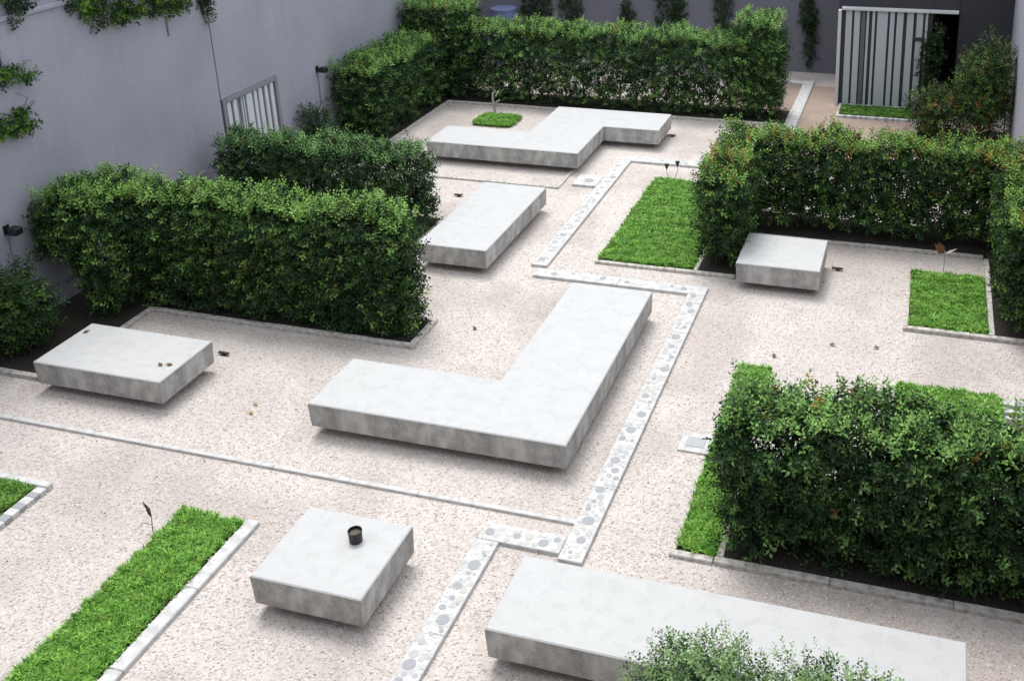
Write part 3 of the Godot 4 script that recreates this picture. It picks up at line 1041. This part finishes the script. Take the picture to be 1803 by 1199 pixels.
func build_hedges() -> void:
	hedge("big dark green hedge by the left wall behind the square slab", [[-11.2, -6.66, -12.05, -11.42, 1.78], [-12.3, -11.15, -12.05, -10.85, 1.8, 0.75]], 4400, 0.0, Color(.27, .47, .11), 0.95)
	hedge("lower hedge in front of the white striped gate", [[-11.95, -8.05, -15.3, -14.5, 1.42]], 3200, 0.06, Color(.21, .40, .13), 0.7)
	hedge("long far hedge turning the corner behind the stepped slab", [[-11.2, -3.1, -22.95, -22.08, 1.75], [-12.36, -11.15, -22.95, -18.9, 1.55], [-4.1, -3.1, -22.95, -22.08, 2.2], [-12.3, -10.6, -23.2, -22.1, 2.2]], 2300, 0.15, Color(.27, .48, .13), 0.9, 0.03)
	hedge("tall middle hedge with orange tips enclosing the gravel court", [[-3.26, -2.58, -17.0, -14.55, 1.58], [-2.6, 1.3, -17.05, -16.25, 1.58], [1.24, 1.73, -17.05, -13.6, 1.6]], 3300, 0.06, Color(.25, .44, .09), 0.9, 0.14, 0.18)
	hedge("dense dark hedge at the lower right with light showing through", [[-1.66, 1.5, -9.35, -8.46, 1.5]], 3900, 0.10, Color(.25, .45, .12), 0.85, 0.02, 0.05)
	shrub("shrub", "small rounded shrub at the left edge beside the square slab", Vector3(-11.82, 0, -9.9), Vector3(.42, .56, .42), 1300, 0.25, Color(.09, .17, .03), 0.12)
	shrub("shrub", "small dark shrub against the left wall beyond the gate", Vector3(-12.05, 0, -17.85), Vector3(.35, .5, .4), 420, 0.1, Color(.06, .12, .03), 0.1)
	shrub("shrub", "tall loose shrub at the far right against the grey wall", Vector3(1.2, 0, -21.8), Vector3(.6, 1.0, .55), 2000, 0.4, Color(.11, .2, .03), 0.15, 0.12)
	shrub("shrub", "low dark bush in front of the striped screen", Vector3(0.25, 0, -21.9), Vector3(.6, .5, .5), 900, 0.35, Color(.11, .19, .03), 0.1, 0.15)
	# foreground bush below the camera
	shrub("shrub", "airy foreground bush covering part of the bottom slab", Vector3(-1.28, 0, -5.8), Vector3(.52, .66, .48), 4200, 0.75, Color(.27, .42, .17), 0.12, 0.0, 0.6)
	shrub("shrub", "sparse twiggy bush at the bottom edge near the slab end", Vector3(-0.34, 0, -5.85), Vector3(.88, .62, .5), 4200, 0.75, Color(.27, .42, .17), 0.12, 0.0, 0.6)

# climbers: blobs [y, z, ry, rz, n] on the left wall, or [x, y, rx, ry, n] on the back wall
func climber(label: String, wall: String, blobs: Array, hue: Color, fresh: float) -> void:
	var f: Array = blobs[0]
	var at := Vector3(WX, f[0], f[1]) if wall == "left" else (Vector3(f[0], f[1], BZ) if wall == "back" else Vector3(f[0], f[1], -23.74))
	var t := thing("wall_climber", label, "climbing plant", at, "climbing plants on the courtyard walls")
	var pts := []
	for b in blobs:
		for i in b[4]:
			var a := rng.randf() * TAU
			var r := sqrt(rng.randf())
			var q := Vector2(cos(a), sin(a)) * r
			var dep := rng.randf_range(0.02, 0.14) * (1.1 - r * 0.7)
			var p: Vector3
			var o: Vector3
			if wall == "left":
				p = Vector3(WX + dep, b[0] + q.y * b[2], b[1] + q.x * b[3])
				o = Vector3.RIGHT
			else:
				p = Vector3(b[0] + q.x * b[2], b[1] + q.y * b[3], (BZ if wall == "back" else -23.74) + dep)
				o = Vector3.BACK
			var d := (o * 0.7 + Vector3(rng.randf_range(-1, 1), rng.randf_range(-1.2, .8), rng.randf_range(-1, 1)) * 0.7).normalized()
			pts.append([p, d, rng.randf_range(0.6, 1.0), leaf_color(1.0 if rng.randf() < fresh else 0.0, hue)])
	foliage(t, pts, [16, 17], 0.075, 0.05)
	var st := begin()
	for b in blobs:
		var c: Vector3
		var e: Vector3
		if wall == "left":
			c = Vector3(WX + 0.02, b[0] - b[2], b[1])
			e = Vector3(WX + 0.02, b[0] + b[2], b[1] + 0.1)
		else:
			c = Vector3(b[0], b[1] - b[3], (BZ if wall == "back" else -23.74) + 0.02)
			e = c + Vector3(0.05, b[3] * 2.0, 0)
		tube(st, [c, c.lerp(e, 0.5) + Vector3(0.005, 0, 0.03), e], [0.006, 0.009, 0.009], 5)
		for k in 3:
			var run := [e.lerp(c, rng.randf() * 0.6)]
			for q in 4:
				var w := Vector3(0.0, rng.randf_range(-.05, .16), rng.randf_range(-.16, .16)) if wall == "left" else Vector3(rng.randf_range(-.12, .12), rng.randf_range(-.05, .2), 0.0)
				run.append(run[-1] + w)
			tube(st, run, [0.005, 0.004, 0.0035, 0.003, 0.002], 5)
	part("vine", fin(st), M.bark, t, -at)

func build_climbers() -> void:
	var g1 := Color(.12, .24, .03)
	climber("thick green climber hanging from the top of the left wall", "left", [[4.15, -13.0, .28, .45, 90], [4.45, -12.7, .3, .5, 80], [4.05, -13.5, .16, .35, 50], [4.0, -14.3, .22, .5, 90], [4.3, -14.2, .3, .7, 110], [3.95, -14.75, .15, .25, 30]], g1, 0.5)
	climber("thin climber strand on the wall joint at the top edge", "left", [[3.68, -15.35, .28, .07, 18], [3.85, -15.3, .2, .13, 22]], g1, 0.3)
	climber("dark hanging creeper tail at the top left corner", "left", [[4.6, -11.35, .35, .10, 30], [4.8, -11.5, .3, .2, 30]], Color(.06, .1, .04), 0.2)
	climber("upper green climber tuft at the left edge of the wall", "left", [[3.70, -10.95, .16, .3, 45], [3.56, -11.3, .06, .2, 16]], g1, 0.6)
	climber("lower green climber tuft at the left edge of the wall", "left", [[3.02, -10.85, .16, .35, 55], [2.86, -11.1, .06, .32, 26], [3.08, -11.2, .07, .12, 10]], g1, 0.6)
	var g2 := Color(.05, .09, .03)
	climber("dark thin climber on the far wall nearest the striped screen", "back", [[-2.97, 1.55, .22, .5, 130], [-2.95, .7, .14, .6, 60]], g2, 0.2)
	climber("dark climber column on the far wall near the blue barrel", "back", [[-10.4, 1.4, .42, 1.1, 330]], g2, 0.2)
	climber("dark climber column on the far wall, second from the blue barrel", "back", [[-9.4, 1.4, .3, 1.1, 220]], g2, 0.2)
	climber("dark climber column on the far wall above the middle of the hedge", "back", [[-6.6, 1.4, .42, 1.1, 320]], g2, 0.2)
	climber("small dark climber on the far wall between two columns", "back", [[-7.8, 1.2, .22, .5, 90]], g2, 0.2)
	climber("dark climber column on the far wall near the hedge end", "back", [[-5.2, 1.4, .25, 1.0, 170]], g2, 0.2)
	climber("dark leafy climber over the edge of the striped screen", "store", [[0.02, 1.0, .2, .8, 160], [0.2, 1.6, .2, .5, 60]], Color(.03, .06, .02), 0.2)

# ------------------------------------------------------------------ small things
func wall_lamp(label: String, y: float, z: float) -> void:
	var t := thing("wall_lamp", label, "wall lamp", Vector3(WX, y, z), "small black wall lamps")
	part("wall_plate", box_mesh(Vector3(0, -.07, -.05), Vector3(.02, .07, .05)), M.black, t)
	part("conduit", box_mesh(Vector3(0, -.75, -.014), Vector3(.022, -.071, .014), 0.005), M.frame, t)
	var arm := part("arm", box_mesh(Vector3(.02, -.015, -.015), Vector3(.09, .015, .015)), M.black, t)
	part("lamp_head", box_mesh(Vector3(.08, -.06, -.07), Vector3(.24, .05, .07), 0.012), M.black, arm)

func build_small_things() -> void:
	wall_lamp("black wall lamp at the left edge above the small shrub", 1.53, -10.52)
	wall_lamp("black wall lamp above the far wall hedge beyond the gate", 1.68, -18.6)
	wall_lamp("farthest black wall lamp on the left wall near the corner", 1.76, -23.6)
	var t := thing("wall_lamp", "black wall lamp on the right grey wall above the shrub", "wall lamp", Vector3(RX, 1.75, -22.0), "small black wall lamps")
	part("wall_plate", box_mesh(Vector3(-.02, -.07, -.05), Vector3(0, .07, .05)), M.black, t)
	var arm := part("arm", box_mesh(Vector3(-.09, -.015, -.015), Vector3(-.02, .015, .015)), M.black, t)
	part("lamp_head", box_mesh(Vector3(-.24, -.06, -.07), Vector3(-.08, .05, .07), 0.012), M.black, arm)
	# pot on the square slab
	t = thing("pot", "small black round pot standing on the square concrete slab", "pot", Vector3(-5.02, 0.451, -7.24))
	var st := begin()
	var seg := 24
	var prof := [[0.060, 0.0], [0.064, 0.008], [0.067, 0.105], [0.070, 0.108], [0.070, 0.124], [0.065, 0.126], [0.062, 0.12], [0.060, 0.08]]
	for i in prof.size() - 1:
		for k in seg:
			var a0 := TAU * k / seg
			var a1 := TAU * (k + 1) / seg
			var d0 := Vector3(cos(a0), 0, sin(a0))
			var d1 := Vector3(cos(a1), 0, sin(a1))
			var p: Array = prof[i]
			var q: Array = prof[i + 1]
			var out := (d0 + d1) * (1.0 if i < 4 else -1.0) + Vector3.UP * (0.5 if i in [3, 4, 5] else 0.0)
			face(st, [d0 * p[0] + Vector3.UP * p[1], d1 * p[0] + Vector3.UP * p[1], d1 * q[0] + Vector3.UP * q[1], d0 * q[0] + Vector3.UP * q[1]], out)
	var shell := part("shell", fin(st), M.pot, t)
	part("filling", cyl(0.061, 0.061, 0.08, 24), M.pot_fill, shell, Vector3(0, 0.05, 0))
	# pegs by the slabs
	for k in [[-9.02, -10.52, "dark metal peg in the gravel behind the left square slab"], [-1.12, -15.14, "dark metal peg beside the slab in the gravel court"], [-8.28, -16.53, "dark metal peg in the gravel near the lower far hedge"], [-5.18, -20.72, "dark metal peg at the far corner of the stepped slab"]]:
		t = thing("ground_peg", k[2], "peg", Vector3(k[0], 0, k[1]), "dark metal pegs beside the slabs")
		part("bar", box_mesh(Vector3(-.09, 0.025, -.02), Vector3(.08, 0.05, .02), 0.006), M.bark, t)
		part("foot", box_mesh(Vector3(-.03, -0.02, -.03), Vector3(.03, 0.025, .03), 0.006), M.black, t)
	stakes()
	litter()

func leaf_blade(st: SurfaceTool, a: Vector3, b: Vector3, w: float, up: Vector3) -> void:
	var d := b - a
	var s := d.cross(up).normalized() * w
	var n := s.cross(d).normalized() * w * 0.3
	var m1 := a + d * 0.4
	for sg in [-1.0, 1.0]:
		face(st, [a, m1 + s * sg + n, m1], up)
		face(st, [m1, m1 + s * sg + n, b], up)
		face(st, [a - n * 0.3, m1 + s * sg + n * 0.7, m1 - n * 0.3], -up)
		face(st, [m1 - n * 0.3, m1 + s * sg + n * 0.7, b], -up)

func stakes() -> void:
	var sk: MeshInstance3D
	var t := thing("flower_stake", "thin stalk with a dark drooping bud beside the long grass strip", "garden stake", Vector3(-7.5, 0, -7.26))
	var st := begin()
	tube(st, [Vector3(0, 0, 0), Vector3(.03, .12, .02), Vector3(.02, .22, 0), Vector3(.0, .3, -.02)], [.006, .006, .005, .004], 6)
	tube(st, [Vector3(.03, .12, .02), Vector3(-.08, .13, .03), Vector3(-.13, .06, .05)], [.005, .005, .003], 6)
	sk = part("stalk", fin(st), M.stalk, t)
	st = begin()
	tube(st, [Vector3(.02, .2, 0), Vector3(.0, .25, 0), Vector3(-.02, .29, -.01), Vector3(-.04, .33, -.02)], [.006, .018, .016, .004], 8)
	part("bud", fin(st), M.bark, sk)
	st = begin()
	leaf_blade(st, Vector3(-.03, .29, 0), Vector3(-.085, .37, -.03), .012, Vector3.UP)
	part("petal", fin(st), M.dry_leaf, sk)
	t = thing("flower_stake", "pair of thin stalks with dark cone buds behind the middle lawn", "garden stake", Vector3(-4.58, 0, -18.26))
	for k in [[-.10, 0.0, .24], [.10, -.06, .29]]:
		st = begin()
		tube(st, [Vector3(k[0] * .4, 0, k[1]), Vector3(k[0], k[2] * 0.6, k[1]), Vector3(k[0], k[2], k[1])], [.006, .005, .005], 6)
		sk = part("stalk", fin(st), M.stalk, t)
		part("bud", cyl(0.012, 0.05, 0.10, 10), M.black, sk, Vector3(k[0], k[2] + .03, k[1]))
	t = thing("flower_stake", "pale forked driftwood twig standing behind the small rounded lawn", "garden stake", Vector3(-9.62, 0, -21.4))
	st = begin()
	tube(st, [Vector3(0, 0, 0), Vector3(0, .2, 0), Vector3(-.05, .42, 0), Vector3(-.03, .60, 0), Vector3(.06, .66, 0)], [.04, .038, .034, .03, .012], 8)
	sk = part("trunk", fin(st), M.pale_wood, t)
	st = begin()
	tube(st, [Vector3(0, .2, 0), Vector3(.09, .36, .02), Vector3(.19, .42, .02)], [.034, .028, .02], 8)
	tube(st, [Vector3(.06, .52, 0), Vector3(.12, .62, .0), Vector3(.16, .66, 0)], [.024, .03, .02], 8)
	part("branch", fin(st), M.pale_wood, sk)
	t.scale = Vector3(0.78, 0.82, 0.78)
	t = thing("flower_stake", "thin stake with a rusty orange petal and a pale blade behind the square lawn", "garden stake", Vector3(0.47, 0, -15.42))
	st = begin()
	tube(st, [Vector3(0, 0, 0), Vector3(.005, .2, 0), Vector3(.0, .38, 0)], [.007, .007, .007], 6)
	sk = part("stalk", fin(st), M.stalk, t)
	st = begin()
	leaf_blade(st, Vector3(0, .37, 0), Vector3(.24, .50, .0), .03, Vector3(-.3, 1, .6))
	leaf_blade(st, Vector3(0, .37, 0), Vector3(-.02, .47, .02), .02, Vector3(1, .3, .6))
	part("blade", fin(st), M.blade, sk)
	st = begin()
	leaf_blade(st, Vector3(-.02, .38, 0), Vector3(-.22, .55, .0), .085, Vector3(.3, .6, 1))
	leaf_blade(st, Vector3(-.02, .38, 0), Vector3(-.14, .58, -.04), .07, Vector3(.6, .4, 1))
	part("petal", fin(st), M.rust, sk)
	t.scale = Vector3(0.75, 0.9, 0.75)

func litter() -> void:
	var spots := [[-9.13, .452, -9.47, "left one of two brown leaves near the front of the left square slab", 0], [-9.02, .452, -9.5, "right one of two brown leaves near the front of the left square slab", 0], [-10.7, .452, -9.93, "brown leaf at the back left corner of the left square slab", 0],
		[-7.80, .012, -9.40, "nearer of two tan leaves on gravel between left slab and L-shaped slab", 1], [-7.86, .012, -9.58, "farther of two tan leaves on gravel between left slab and L-shaped slab", 1], [-5.94, .012, -12.03, "dark fallen leaf on gravel behind the L-shaped slab", 0],
		[-1.70, .012, -12.35, "dark fallen leaf on gravel just above the slim strip of grass", 0], [-0.97, .012, -12.83, "dark fallen leaf on open gravel left of the square lawn", 0], [-0.39, .012, -12.9, "brown fallen leaf on gravel close to the square lawn kerb", 0]]
	for s in spots:
		var t := thing("fallen_leaf", s[3], "leaf", Vector3(s[0], s[1], s[2]), "fallen leaves")
		var st := begin()
		var a := rng.randf() * TAU
		var d := Vector3(cos(a), 0.15, sin(a)) * 0.05
		leaf_blade(st, -d + Vector3(0, .012, 0), d + Vector3(0, .012, 0), 0.028, Vector3.UP)
		part("blade", fin(st), M.tan_leaf if s[4] == 1 else M.dry_leaf, t)
